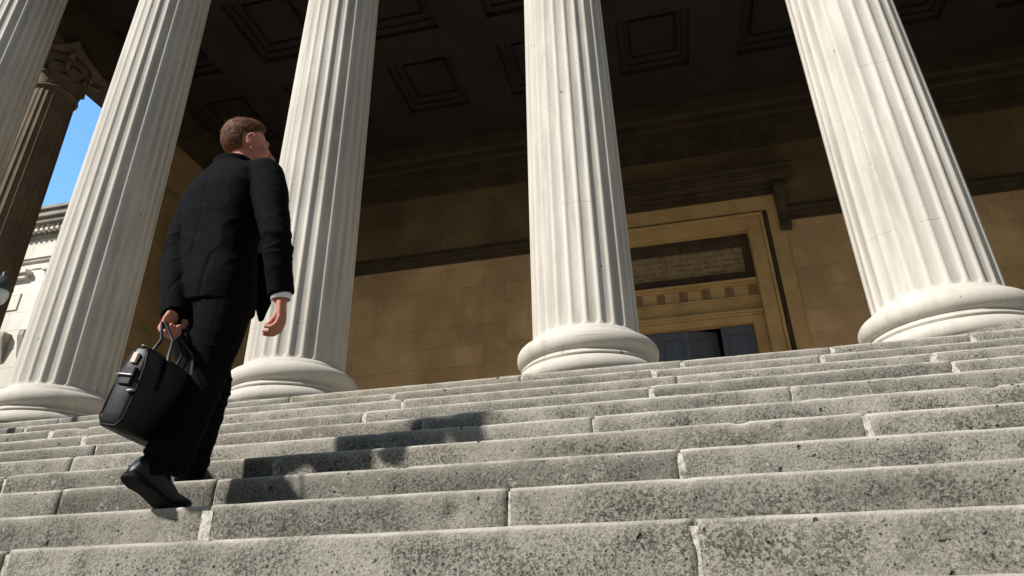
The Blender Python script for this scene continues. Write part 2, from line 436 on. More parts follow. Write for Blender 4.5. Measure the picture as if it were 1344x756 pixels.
def step_mesh(k, depth):
    rng = random.Random(100+k)
    js = sorted(JOINTS.get(k, []))
    lo = js[0] if js else -1.0; hi = js[-1] if js else .4
    x = lo
    while x > X0+3: x -= rng.uniform(1.2, 2.3); js.append(x)
    x = hi
    while x < X1-3: x += rng.uniform(1.2, 2.3); js.append(x)
    js = [X0]+sorted(js)+[X1]
    rs = H/10
    V = []; F = []; MI = []; tone = []; worn = []; warm = []
    pr = [(0, -H-.012)] + [(0, -H+i*H/11) for i in range(0, 11)]
    R = .013
    arc = [(R-R*cos(a), -R+R*sin(a)) for a in (0, .3, .6, .9, 1.2, pi/2)]
    prof = [p for p in pr if p[1] < -R-.004] + arc + [(d, 0) for d in (.05, .11, .18, .25)] + [(d, 0) for d in ((depth,) if depth < 1 else (.4, .7, 1.1, depth))]
    np_ = len(prof)
    for bi in range(len(js)-1):
        gap = rng.uniform(.0015, .005) if k > 1 else rng.uniform(.004, .008)
        if rng.random() < .25: gap *= .3
        a = js[bi]+gap; b = js[bi+1]-gap
        mid = (a+b)/2
        fine = -7 < mid < 4.5
        n = max(2, int((b-a)/(.022 if fine else .3)))
        tn = max(0, min(1, rng.gauss(.30, .33)+.09*max(-1.5, min(3, -mid)))); wm = max(0, rng.gauss(.02, .10))  # random tone, plus light falloff painted in: blocks darken to the left
        if k == 10 and -3 < mid < -1: wm = .9
        off = rng.gauss(0, .0025); sag = rng.gauss(0, .002); oz = rng.gauss(0, .0022)
        base = len(V)
        for i in range(n+1):
            u = i/n; xx = a+(b-a)*u
            e = min(xx-a, b-xx)
            rnd_e = max(0, 1-e/.03)**2*.008            # arris rounded at the joints
            if fine:
                w1 = noise.noise(Vector((xx*2.2, k*7.3, 1)))*.0022
                w2 = noise.noise(Vector((xx*11, k*3.1, 5)))*.0022
                ch = max(0, noise.noise(Vector((xx*8.5, k*11.7, 9)))-.50)*.035     # chipped nosing
            else: w1 = w2 = ch = 0
            for j, (dy, dz) in enumerate(prof):
                yy = k*T+dy+off+rnd_e; zz = k*H+dz
                t = max(0, 1-abs(dz)/.045) if dy < .06 else max(0, 1-dy/.12)
                if dy < .2:
                    zz += (w1+w2)*t*.8 - ch*t + oz
                    yy += (abs(w1)*.9+ch*.8+w2*.5)*t
                else: zz += oz if dy < .3 else -.001
                if fine and dy == 0 and dz > -H:
                    yy += noise.noise(Vector((xx*13, zz*13+k*5, k)))*.003 + noise.noise(Vector((xx*45, zz*45+k*5, k)))*.0012
                    for (px, pd, pr_, dp) in PITS.get(k, []):
                        d2 = ((xx-px)/pr_)**2+((-dz-pd)/(pr_*1.5))**2
                        if d2 < 6: yy += dp*math.exp(-d2*1.2)
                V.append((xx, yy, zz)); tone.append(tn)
                ed = max(math.exp(-(max(0, -dz-.004)/.010)**2), .34*math.exp(-(max(0, -dz)/.035)**2), .30*math.exp(-((H+dz)/.015)**2)) if dy < .03 else .35
                ed *= .78+.7*noise.noise(Vector((xx*5, zz*9+k*2., 3))); worn.append(max(0, min(1, ed))); warm.append(wm)
        for i in range(n):
            for j in range(np_-1):
                F.append((base+i*np_+j, base+(i+1)*np_+j, base+(i+1)*np_+j+1, base+i*np_+j+1)); MI.append(0)
        for i in (0, n):                                # block ends
            c = len(V); V.append((V[base+i*np_][0], k*T+.2, k*H-.1)); tone.append(tn); worn.append(0); warm.append(wm)
            for j in range(np_-1):
                q = (base+i*np_+j, base+i*np_+j+1, c); F.append(q if i == 0 else q[::-1]); MI.append(0)
        # mortar filling of the joint at b
        if bi < len(js)-2:
            g0 = js[bi+1]-.022; g1 = js[bi+1]+.022
            c = len(V); ins = rng.choice((.003, .004, .006, .010)); tp = rng.uniform(.003, .02)
            wig = [rng.gauss(0, .003) for _ in range(4)]
            vs = [(g0, k*T+ins, k*H-H-.01), (g1, k*T+ins, k*H-H-.01), (g1, k*T+ins+wig[0], k*H-tp), (g0, k*T+ins+wig[1], k*H-tp),
                  (g1, k*T+depth-.02, k*H-.004), (g0, k*T+depth-.02, k*H-.004)]
            V += vs; tone += [0]*6; worn += [0]*6; warm += [0]*6
            F += [(c, c+1, c+2, c+3), (c+3, c+2, c+4, c+5)]; MI += [1, 1]
    me = bpy.data.meshes.new('step'); me.from_pydata(V, [], F)
    me.polygons.foreach_set('material_index', MI); me.polygons.foreach_set('use_smooth', [True]*len(F))
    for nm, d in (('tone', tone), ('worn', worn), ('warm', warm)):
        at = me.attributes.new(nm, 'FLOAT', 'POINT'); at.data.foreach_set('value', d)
    me.update()
    return me

stairs = empty('stone_steps', (0, 0, -4*H), 'broad flight of weathered grey stone steps rising to the foot of the columns', 'steps')
for k in range(-3, 11):
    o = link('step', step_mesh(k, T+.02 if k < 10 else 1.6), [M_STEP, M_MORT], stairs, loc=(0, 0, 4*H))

# ------------------------------------------------------------------ the portico
port = empty('portico_building', (XC+4*S, YC, ZL), 'neoclassical stone portico with fluted columns above the steps', 'building')
PO = Vector((XC+4*S, YC, ZL))
def pbuild(mb, name, mats, smooth=False, bevel=0, parent=None):
    o = mb.build(name, mats, parent or port, smooth, bevel=bevel)
    if (parent or port) is port: o.location = -PO
    return o

def col_rad(u):    # u 0..1 over the shaft height: entasis
    return RB*(1-.15*u**1.45)
ZS0, ZS1 = ZB+.5, 11.42        # flutes start / capital starts
def shaft_mesh():
    rows = []; nf = 24; sub = 12; hol = []
    hs = [ZS0-.06, ZS0-.03, ZS0, ZS0+.004, ZS0+.01, ZS0+.02, ZS0+.035, ZS0+.05, ZS0+.066, ZS0+.08, ZS0+.11]
    z = ZS0+.4
    while z < ZS1-.3: hs.append(z); z += .45
    hs += [ZS1-.11, ZS1-.08, ZS1-.066, ZS1-.05, ZS1-.035, ZS1-.02, ZS1-.008, ZS1]
    fl = 2*pi/nf; half = .40*fl
    for z in hs:
        u = (z-ZS0)/(ZS1-ZS0); r = col_rad(max(0, u)); row = []
        if z < ZS0: r += (.03 if z < ZS0-.04 else .012)
        wr = r*half
        zl = min(z-ZS0, ZS1-z)
        for j in range(nf*sub):
            a = 2*pi*j/(nf*sub); d = (a+fl/2) % fl-fl/2; q = d/half
            dep = 0
            if abs(q) < 1 and zl > 0:
                # rounded flute ends
                e = wr*(1-sqrt(max(0, 1-q*q)))
                k = max(0, min(1, (zl-e*.9)/(.045)))
                dep = wr*.38*sqrt(1-q*q)*sqrt(1-(1-k)**2) if k > 0 else 0
            row.append(((r-dep)*cos(a), (r-dep)*sin(a), z-ZL)); hol.append(dep/(wr*.38))
        rows.append(row)
    mb = MB(); mb.grid(rows, closed_u=True, cap0=True, cap1=True)
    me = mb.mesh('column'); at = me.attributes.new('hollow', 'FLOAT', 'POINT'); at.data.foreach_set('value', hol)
    me.polygons.foreach_set('use_smooth', [True]*len(me.polygons))
    return me
def base_mesh():
    def arcp(cr, cz, r, a0, a1, n=10): return [(cr+r*cos(a0+(a1-a0)*i/n), cz+r*sin(a0+(a1-a0)*i/n)) for i in range(n+1)]
    z = ZB-ZL
    p = [(.3, z-.01), (RB+.09, z-.005)]
    p += arcp(RB+.085, z+.085, .085, -pi/2, pi/2)          # lower torus
    p += [(RB+.128, z+.176), (RB+.128, z+.196), (RB+.105, z+.204), (RB+.100, z+.212), (RB+.105, z+.220)]
    p += arcp(RB+.058, z+.330, .108, -1.25, pi/2, 12)      # upper torus
    p += [(RB+.052, z+.442), (RB+.050, z+.462), (RB+.024, z+.485), (RB+.006, z+.505), (.3, z+.507)]
    mb = MB(); mb.lathe(p, 96)
    me = mb.mesh('base'); 
    bm = bmesh.new(); bm.from_mesh(me); bmesh.ops.recalc_face_normals(bm, faces=bm.faces); bm.to_mesh(me); bm.free()
    me.polygons.foreach_set('use_smooth', [True]*len(me.polygons)); return me
def plinth_mesh():
    mb = MB(); w = RB+.20; mb.box(-w, w, -w, w, .002, ZB-ZL-.006)
    me = mb.mesh('plinth'); bm = bmesh.new(); bm.from_mesh(me)
    bmesh.ops.bevel(bm, geom=bm.edges[:], offset=.012, segments=2, affect='EDGES'); bm.to_mesh(me); bm.free(); return me
def capital_mesh():
    mb = MB(); z0 = ZS1-ZL; rt_ = col_rad(1); hh = ZBEAM-ZS1-.004
    mb.lathe([(rt_*.8, z0-.002), (rt_+.045, z0), (rt_+.06, z0+.03), (rt_+.045, z0+.06), (rt_, z0+.07), (rt_*.98, z0+.5*hh), (rt_*1.08, z0+.75*hh), (rt_*1.25, z0+.86*hh), (rt_*1.0, z0+.87*hh)], 48)
    def leaf(a, z, h, w, out):
        rows = []
        for i in range(9):
            t = i/8
            rr = rt_+.02+out*(t**2.2); zz = z+h*(t if t < .8 else .8+.2*sin((t-.8)/.2*pi)*.6-(t-.8)*.45)
            ww = w*(.75+.5*sin(t*pi*.9))*(1-.45*t**3)*(1+.12*(i % 2))
            row = []
            for j in range(7):
                s = (j-3)/3; aa = a+s*ww/rr; q = rr-.03*s*s+.012*cos(s*9)
                row.append((q*cos(aa), q*sin(aa), zz))
            rows.append(row)
        back = [[(x*.93, y*.93, zz) for x, y, zz in r] for r in rows]
        mb.grid(rows+back[::-1], closed_v=True)
    for i in range(8): leaf(2*pi*i/8, z0+.07, hh*.36, .15, .11)
    for i in range(8): leaf(2*pi*(i+.5)/8, z0+.07, hh*.62, .15, .17)
    for i in range(4):                       # corner volutes
        a = pi/4+pi/2*i; ca = Vector((cos(a), sin(a), 0)); pts = []
        for j in range(26):
            th = j/25*4.6*pi; r = .115*(1-j/29)
            pts.append(ca*(rt_+.30+r*cos(th+2.4))+Vector((0, 0, z0+hh*.74+r*sin(th+2.4))))
        pts = [ca*(rt_+.03)+Vector((0, 0, z0+hh*.45)), ca*(rt_+.10)+Vector((0, 0, z0+hh*.62))]+pts
        side = Vector((-sin(a), cos(a), 0)); mb.tube(pts, [(.06, .016)]*len(pts), 8, flat=side, caps=False)
    # abacus with hollow sides
    def sq(s_, z):
        row = []
        for i in range(4):
            for j in range(10):
                t = j/10*2-1; d = s_*(1-.14*(1-t*t)); q = (d, t*s_)
                ang = pi/2*i; row.append((q[0]*cos(ang)-q[1]*sin(ang), q[0]*sin(ang)+q[1]*cos(ang), z))
        return row
    e = rt_+.26
    mb.grid([sq(e*.86, z0+.875*hh), sq(e*.95, z0+.90*hh), sq(e*.95, z0+.935*hh), sq(e, z0+.95*hh), sq(e, z0+hh)], closed_u=True, cap0=True, cap1=True)
    me = mb.mesh('capital'); bm = bmesh.new(); bm.from_mesh(me); bmesh.ops.recalc_face_normals(bm, faces=bm.faces); bm.to_mesh(me); bm.free()
    me.polygons.foreach_set('use_smooth', [True]*len(me.polygons)); return me

ms, mbs, mpl, mcp = shaft_mesh(), base_mesh(), plinth_mesh(), capital_mesh()
DX = {1: .035, 2: -.055, 3: 0, 4: .03}
col0 = link('column', ms, M_COL); b0 = link('base', mbs, M_COL, col0); p0 = link('plinth', mpl, M_STEP, col0); c0 = link('capital', mcp, M_COL, col0)
spots = [(XC+i*S+DX.get(i, 0), YC) for i in range(-1, 9)] + [(XC-S, YC+S), (XC+8*S, YC+S)]
for n_, (x, y) in enumerate(spots):
    if n_ == 0: o = col0
    else:
        o = col0.copy(); C.objects.link(o)
        for ch in (b0, p0, c0):
            q = ch.copy(); C.objects.link(q); q.parent = o
    o.parent = port; o.location = Vector((x, y, ZL))-PO
    o.rotation_euler.z = (n_*5 % 7)*2*pi/24
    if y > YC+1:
        o['label'] = 'brown stone column with shade put into its colour'
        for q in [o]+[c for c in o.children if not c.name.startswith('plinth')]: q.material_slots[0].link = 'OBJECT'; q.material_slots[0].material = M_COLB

# floor slab of the landing behind the top step
mb = MB(); mb.box(X0, X1, YL+1.55, YW+.2, ZL-.6, ZL-.004); pbuild(mb, 'floor', M_FLOOR)
# back wall with a hole for the door recess
DXc = .94                      # door axis
hw = 1.98
XL, XR = XC-S-.60, XC+8*S+.60
mb = MB()
mb.box(XL, DXc-hw, YW, YW+.9, ZL-.1, 9.9); mb.box(DXc+hw, XR, YW, YW+.9, ZL-.1, 9.9)
mb.box(DXc-hw, DXc+hw, YW+.001, YW+.9, 9.62, 9.9)
pbuild(mb, 'wall', M_WALL)
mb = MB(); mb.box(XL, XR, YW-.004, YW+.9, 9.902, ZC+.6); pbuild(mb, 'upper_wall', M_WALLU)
# string course, wall frieze under the ceiling, base course
for x0, x1 in ((XL+.02, DXc-3.04), (DXc+3.04, XR-.02)):
    mb = MB(); mb.box(x0, x1, YW-.05, YW+.02, 9.52, 9.66); mb.box(x0, x1, YW-.10, YW+.02, 9.663, 9.78); mb.box(x0, x1, YW-.16, YW+.02, 9.783, 9.88); mb.box(x0, x1, YW-.07, YW+.02, 9.883, 10.0)
    pbuild(mb, 'string_course', M_BROWN, bevel=.012)
mb = MB()
mb.box(XL+.02, XR-.02, YW-.08, YW+.02, 12.1, 12.6); mb.box(XL+.02, XR-.02, YW-.14, YW+.02, 12.603, 13.1); mb.box(XL+.02, XR-.02, YW-.30, YW+.02, 13.103, 13.35)
mb.box(XL+.02, XR-.02, YW-.5, YW+.02, 13.353, ZC-.003)
pbuild(mb, 'wall_cornice', M_BROWN, bevel=.02)
# side walls closing the ends behind the second row, each faced by a pilaster
for x in (XC-S, XC+8*S):
    ya = 10.62
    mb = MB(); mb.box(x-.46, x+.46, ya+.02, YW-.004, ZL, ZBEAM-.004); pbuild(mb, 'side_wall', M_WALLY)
    mb = MB(); mb.box(x-.52, x+.52, ya-.5, ya+.5, ZL+.703, 11.4); mb.box(x-.60, x+.60, ya-.58, ya+.58, ZL, ZL+.7)
    mb.box(x-.57, x+.57, ya-.55, ya+.55, 11.403, 11.5); mb.box(x-.66, x+.66, ya-.64, ya+.64, 12.3, ZBEAM-.006); mb.box(x-.53, x+.53, ya-.51, ya+.51, 11.503, 12.297)
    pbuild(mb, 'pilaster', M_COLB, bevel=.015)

# entablature above the columns
mb = MB(); y0, y1 = YC-.47, YC+.47
for a, b, z0, z1, o_ in ((0, 0, ZBEAM, ZBEAM+.35, 0), (0, 0, ZBEAM+.353, ZBEAM+.72, .04), (0, 0, ZBEAM+.723, ZBEAM+1.1, .08), (0, 0, ZBEAM+1.103, ZBEAM+1.2, .18), (0, 0, ZBEAM+1.203, ZBEAM+2.1, .06), (0, 0, ZBEAM+2.103, ZBEAM+2.4, .25), (0, 0, ZBEAM+2.403, ZBEAM+2.75, .75)):
    mb.box(XL+.13-o_, XR-.13+o_, y0-o_, y1, z0, z1)
pbuild(mb, 'entablature', M_COL, bevel=.015)
# side beams
for sx in (XC-S, XC+8*S):
    mb = MB(); mb.box(sx-.47, sx+.47, y1+.003, YW-.003, ZBEAM, ZBEAM+.4); mb.box(sx-.50, sx+.50, y1+.003, YW-.003, ZBEAM+.403, ZBEAM+2.4)
    pbuild(mb, 'side_beam', M_BROWN, bevel=.012)
mb = MB(); mb.box(XL-.3, XR+.3, YC-.3, YW+8, ZBEAM+2.76, ZBEAM+3.1); pbuild(mb, 'roof', M_WINGTRIM)

# coffered ceiling
mb = MB()
def ring(x0, x1, y0, y1, z0, X0_, X1_, Y0_, Y1_, z1):
    a = [(x0,y0,z0),(x1,y0,z0),(x1,y1,z0),(x0,y1,z0)]; b = [(X0_,Y0_,z1),(X1_,Y0_,z1),(X1_,Y1_,z1),(X0_,Y1_,z1)]
    mb.add(a+b, [(0,1,5,4),(1,2,6,5),(2,3,7,6),(3,0,4,7)])
ys = [5.295, 7.9, 10.9, 13.9, YW-.48]
rows_ = [(5.295, 7.9, 6.4), (7.9, 10.9, 9.4), (10.9, 13.9, 12.4)]
for i in range(-1, 8):
    xa, xb = XC+i*S, XC+(i+1)*S; xm = (xa+xb)/2
    if i == -1: xa = XC-S+.5
    if i == 7: xb = XC+8*S-.5
    for ya, yb, ym in rows_:
        w = .97; x0, x1, y0, y1 = xm-w, xm+w, ym-w-.05, ym+w+.05
        ring(xa, xb, ya, yb, ZC, x0, x1, y0, y1, ZC)
        ring(x0, x1, y0, y1, ZC, x0, x1, y0, y1, ZC+.16)
        d = .17; ring(x0, x1, y0, y1, ZC+.16, x0+d, x1-d, y0+d, y1-d, ZC+.16)
        ring(x0+d, x1-d, y0+d, y1-d, ZC+.16, x0+d, x1-d, y0+d, y1-d, ZC+.34)
        e = .36; ring(x0+d, x1-d, y0+d, y1-d, ZC+.25, x0+e, x1-e, y0+e, y1-e, ZC+.34)
        ring(x0+e, x1-e, y0+e, y1-e, ZC+.25, x0+e, x1-e, y0+e, y1-e, ZC+.34)
        mb.add([(x0+e,y0+e,ZC+.34),(x1-e,y0+e,ZC+.34),(x1-e,y1-e,ZC+.34),(x0+e,y1-e,ZC+.34)], [(0,1,2,3)])
    mb.add([(xa,13.9,ZC),(xb,13.9,ZC),(xb,YW,ZC),(xa,YW,ZC)], [(0,1,2,3)])
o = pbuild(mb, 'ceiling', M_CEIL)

# ------------------------------------------------------------------ doorway
def Y(d): return YW-d
ds = MB()
# jambs and head of the golden surround: (half-width in, out, projection, top)
def frame(mb, a, b, ztop, proj_, back=.0, zt2=None):
    t = b-a
    mb.box(DXc-b, DXc-a, Y(proj_), Y(-back), ZL, ztop); mb.box(DXc+a, DXc+b, Y(proj_), Y(-back), ZL, ztop)
    mb.box(DXc-b, DXc+b, Y(proj_), Y(-back), ztop+.002, zt2 or ztop+t)
frame(ds, 1.97, 2.33, 9.42, .06, .42, 9.76)
frame(ds, 2.333, 2.41, 9.765, .11, -.01, 9.86)
frame(ds, 2.55, 2.93, 9.93, .05, -.01, 10.40)
surround = pbuild(ds, 'door_surround', M_GOLD, bevel=.012)
DZ = 0.0
def dsub(mb, name, mats, bevel=0):
    o = mb.build(name, mats, surround, bevel=bevel); o.location.z = DZ; return o
mb = MB(); frame(mb, 2.413, 2.547, 9.863, .025, -.01, 9.927)
for s_ in (-1, 1):                                     # beaded strip: one rippled rod
    rows = []; n = 540
    for i in range(n):
        z = ZL+.05+i*(9.8-ZL)/n; r = .018+.016*abs(sin(z*pi/.15))
        rows.append([(DXc+s_*2.48+r*1.2*cos(2*pi*j/8), Y(.024)+r*sin(2*pi*j/8), z) for j in range(8)])
    mb.grid(rows, closed_u=True, cap0=True, cap1=True)
dsub(mb, 'carved_moulding', M_BROWN)
# cornice on brackets
mb = MB()
mb.box(DXc-2.95, DXc+2.95, Y(.07), Y(-.01), 10.405, 10.62); mb.box(DXc-3.05, DXc+3.05, Y(.16), Y(-.01), 10.623, 10.72)
mb.box(DXc-3.22, DXc+3.22, Y(.42), Y(-.01), 10.723, 10.80); mb.box(DXc-3.32, DXc+3.32, Y(.50), Y(-.01), 10.803, 11.0); mb.box(DXc-3.40, DXc+3.40, Y(.58), Y(-.01), 11.003, 11.12); mb.box(DXc-3.1, DXc+3.1, Y(.3), Y(-.01), 11.123, 11.2)
dsub(mb, 'cornice', M_BROWN, bevel=.02)
for s_ in (-1, 1):
    mb = MB(); xa = DXc+s_*2.95; sec = []
    prof = [(0, 10.62), (.36, 10.62), (.37, 10.5), (.33, 10.38), (.24, 10.2), (.17, 9.95), (.14, 9.7), (.16, 9.5), (.20, 9.38), (.20, 9.27), (.14, 9.19), (.06, 9.18), (0, 9.22)]
    for xx in (xa-.135, xa+.135): sec.append([(xx, Y(d), z) for d, z in prof])
    mb.grid(sec, closed_u=True, cap0=True, cap1=True)
    for j in range(20):
        pass
    th = [i/18*3.6*pi for i in range(19)]
    for xx in (xa-.14, xa+.14):
        mb.tube([(xx, Y(.12+.085*(1-i/22)*cos(t)), 9.30+.085*(1-i/22)*sin(t)) for i, t in enumerate(th)], [.012]*19, 6)
        mb.tube([(xx, Y(.22+.11*(1-i/22)*cos(-t)), 10.46+.11*(1-i/22)*sin(-t)) for i, t in enumerate(th)], [.014]*19, 6)
    dsub(mb, 'bracket', M_BROWN, bevel=.008)
# overdoor: lintel, frieze with blocks, inscribed panel, set back in the opening
RB_ = -.26; DZ = .16
mb = MB()
mb.box(DXc-1.968, DXc-1.69, Y(RB_+.05), Y(-.5), ZL-.08, 6.62); mb.box(DXc+1.69, DXc+1.968, Y(RB_+.05), Y(-.5), ZL-.08, 6.62)
mb.box(DXc-1.968, DXc+1.968, Y(RB_+.051), Y(-.5), 6.58, 6.76)
mb.box(DXc-1.968, DXc+1.968, Y(RB_+.12), Y(-.5), 6.763, 6.82); mb.box(DXc-1.968, DXc+1.968, Y(RB_+.16), Y(-.5), 6.823, 6.90)
mb.box(DXc-1.968, DXc+1.968, Y(RB_+.03), Y(-.5), 6.903, 7.28); mb.box(DXc-1.968, DXc+1.968, Y(RB_+.08), Y(-.5), 7.283, 7.33)
mb.box(DXc-1.968, DXc+1.968, Y(RB_+.02), Y(-.5), 7.333, 7.68)
dsub(mb, 'lintel', M_GOLD, bevel=.01)
for i in range(7):
    mb = MB(); xx = DXc-1.83+i*.61; mb.box(xx-.11, xx+.11, Y(RB_+.035), Y(RB_), 7.37, 7.64)
    dsub(mb, 'frieze_block', M_DKGOLD)
mb = MB(); mb.box(DXc-1.968, DXc+1.968, Y(RB_+.10), Y(-.5), 7.683, 7.73); mb.box(DXc-1.968, DXc+1.968, Y(RB_+.17), Y(-.5), 7.733, 7.81)
dsub(mb, 'ledge', M_GOLD, bevel=.01)
mb = MB(); mb.box(DXc-1.968, DXc+1.968, Y(RB_), Y(-.5), 7.813, 9.52)
for a, b, c, d in ((-1.96, -1.75, 7.82, 9.1), (1.75, 1.96, 7.82, 9.1), (-1.748, 1.748, 7.82, 8.08), (-1.748, 1.748, 8.86, 9.1)):
    mb.box(DXc+a, DXc+b, Y(RB_+.04), Y(RB_-.01), c, d)
dsub(mb, 'overdoor_panel', M_BROWN, bevel=.01)
mb = MB(); mb.box(DXc-1.74, DXc+1.74, Y(RB_+.015), Y(RB_-.02), 8.09, 8.85); dsub(mb, 'inscription_panel', M_INSC)
# four panelled leaves, the middle right one standing slightly ajar
def leaf():
    w = .845; mb = MB(); d = .07
    st = .13
    mb.box(0, w, .03, d, 0, 6.736-ZL)                       # core
    hgt = 6.736-ZL
    mb.box(.0, st, 0, .032, 0, hgt); mb.box(w-st, w, 0, .032, 0, hgt)
    rails = [(0, .3), (1.5, 1.68), (3.1, 3.28), (hgt-.22, hgt)]
    for a, b in rails: mb.box(st+.001, w-st-.001, 0, .032, a, b)
    for (a0, b0_), (a1, b1) in zip(rails[:-1], rails[1:]):
        z0, z1 = b0_, a1; x0, x1 = st, w-st
        for q, yy in ((.0, -.012), (.035, .012)):
            e = .03
            mb.box(x0+q, x0+q+e, yy, .03, z0+q, z1-q); mb.box(x1-q-e, x1-q, yy, .03, z0+q, z1-q)
            mb.box(x0+q+e+.001, x1-q-e-.001, yy, .03, z0+q, z0+q+e); mb.box(x0+q+e+.001, x1-q-e-.001, yy, .03, z1-q-e, z1-q)
    return mb
for i in range(4):
    o = leaf().build('door_leaf', M_DOOR, port, bevel=.004)
    x = DXc-1.69+i*.845
    o.location = Vector((x, Y(RB_-.14), ZL+.003))-PO
    if i == 2:
        o.rotation_euler.z = radians(24)
    if i == 2:
        kn = MB(); kn.ellipsoid((.07, -.06, 2.6), (.04, .04, .04)); kn.lathe([(.02, 2.6)], 8) if False else None
        kn.tube([(.07, .0, 2.6), (.07, -.05, 2.6)], [.018, .018], 8); kn.build('handle', M_BRASS, o, True)
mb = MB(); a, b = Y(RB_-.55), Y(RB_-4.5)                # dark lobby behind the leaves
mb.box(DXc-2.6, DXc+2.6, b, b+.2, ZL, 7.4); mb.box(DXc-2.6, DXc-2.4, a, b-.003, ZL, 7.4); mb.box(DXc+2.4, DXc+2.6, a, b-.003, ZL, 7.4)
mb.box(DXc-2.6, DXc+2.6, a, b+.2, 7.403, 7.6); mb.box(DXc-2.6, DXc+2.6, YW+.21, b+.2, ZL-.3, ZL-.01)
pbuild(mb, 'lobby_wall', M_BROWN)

# ------------------------------------------------------------------ neighbouring wing beyond the end of the portico
wing = empty('stone_wing', (-24, 15.8, -4*H), 'pale stone wing with a dark dentil cornice, under blue sky behind the columns', 'building')
WO = Vector((-24, 15.8, -4*H)); WY = 15.8; WX0, WX1 = -46, XL-.02
def wbuild(mb, name, mats, bevel=0, parent=None):
    o = mb.build(name, mats, parent or wing, bevel=bevel)
    if parent is None: o.location = -WO
    return o
wins = [-23.9+3.6*i for i in range(-5, 3)]
mb = MB(); segs = []
edges_ = [WX0]
for wx in wins: edges_ += [wx-1.0, wx+1.0]
edges_ += [WX1]
for i in range(0, len(edges_), 2): mb.box(edges_[i], edges_[i+1], WY, WY+.8, -4*H, 13.2)
for wx in wins:
    mb.box(wx-1.0, wx+1.0, WY+.002, WY+.8, 8.25+.3, 13.2); mb.box(wx-1.0, wx+1.0, WY+.002, WY+.8, -4*H, 4.6)
wbuild(mb, 'wall', M_WING)
mb = MB()
mb.box(WX0, WX1, WY-.10, WY+.02, 12.18, 12.26); mb.box(WX0, WX1, WY-.16, WY+.02, 12.263, 12.34); mb.box(WX0, WX1, WY-.05, WY+.02, 11.86, 11.92)
wbuild(mb, 'string_course', M_WING, bevel=.01)
mb = MB(); mb.box(WX0, WX1, WY-.12, WY+.8, 13.203, 13.34)
mb.box(WX0, WX1, WY-.5, WY+.8, 13.62, 13.80); mb.box(WX0, WX1, WY-.62, WY+.8, 13.803, 14.05); mb.box(WX0, WX1, WY-.72, WY+.8, 14.053, 14.2)
mb.box(WX0, WX1, WY-.16, WY+.8, 13.343, 13.617)
cor = wbuild(mb, 'cornice', M_WINGTRIM, bevel=.015)
mb = MB(); x = WX0+.1
while x < WX1-.2: mb.box(x, x+.13, WY-.34, WY-.158, 13.37, 13.61); x += .24
mb.build('dentil_course', M_WING, cor)
mb = MB()
for wx in wins:
    mb.box(wx-1.45, wx+1.45, WY-.28, WY+.02, 11.62, 11.76); mb.box(wx-1.38, wx+1.38, WY-.18, WY+.02, 11.45, 11.617); mb.box(wx-1.3, wx+1.3, WY-.05, WY+.02, 10.2, 10.88)
wbuild(mb, 'hood_moulding', M_WING, bevel=.012)
for wx in wins:
    mb = MB(); mb.box(wx-1.25, wx-1.0, WY-.08, WY+.02, 4.6, 8.55); mb.box(wx+1.0, wx+1.25, WY-.08, WY+.02, 4.6, 8.55); mb.box(wx-1.3, wx+1.3, WY-.14, WY+.02, 4.4, 4.597); mb.box(wx-1.25, wx+1.25, WY-.082, WY+.02, 8.553, 8.8)
    w = wbuild(mb, 'window', M_WING, bevel=.01)
    mb = MB(); mb.box(wx-1.0, wx+1.0, WY+.30, WY+.34, 4.6, 8.55); mb.build('pane', M_DARKGL, w)
    mb = MB()
    for dx in (-.98, -.34, .34, .98): mb.box(wx+dx-.025, wx+dx+.025, WY+.26, WY+.297, 4.6, 8.55)
    for zz in (5.6, 6.6, 7.6): mb.box(wx-.95, wx+.95, WY+.262, WY+.297, zz-.02, zz+.02)
    mb.build('glazing_bar', M_WING, w)
    for s_ in (-1, 1):
        mb = MB(); xx = wx+s_*1.36
        rows = [[(xx-.12, WY-d, z) for d, z in ((-.01, 9.2), (.30, 9.2), (.32, 9.0), (.20, 8.6), (.12, 8.3), (.02, 8.1), (-.01, 8.1))],
                [(xx+.12, WY-d, z) for d, z in ((-.01, 9.2), (.30, 9.2), (.32, 9.0), (.20, 8.6), (.12, 8.3), (.02, 8.1), (-.01, 8.1))]]
        mb.grid(rows, closed_u=True, cap0=True, cap1=True)
        mb.build('bracket', M_WINGTRIM, w)

# ------------------------------------------------------------------ lantern on a standard at the left flank of the steps
lx, ly = -5.49, 2.5
lamp = empty('lamp_standard', (lx, ly, 8*H), 'dark iron lamp with a rounded glass lantern before the brown column', 'street lamp')
def lp(mb, name, m, sm=True, parent=None): return mb.build(name, m, parent or lamp, sm)
mb = MB(); mb.lathe([(.10, 0), (.10, .06), (.07, .09), (.075, .16), (.045, .2), (.04, .3), (.032, .35), (.028, 1.0), (.04, 1.02), (.04, 1.05), (.02, 1.08), (.05, 1.12), (.055, 1.14), (.02, 1.16)], 24); lp(mb, 'post', M_IRON)
mb = MB(); mb.ellipsoid((0, 0, 1.265), (.078, .078, .105), n=28, m=18); lp(mb, 'globe', M_GLOBE)
mb = MB(); mb.lathe([(.092, 1.305), (.098, 1.315), (.098, 1.335), (.085, 1.37), (.06, 1.41), (.03, 1.435), (.018, 1.45), (.024, 1.465), (.01, 1.49)], 28); lp(mb, 'cap', M_IRON)

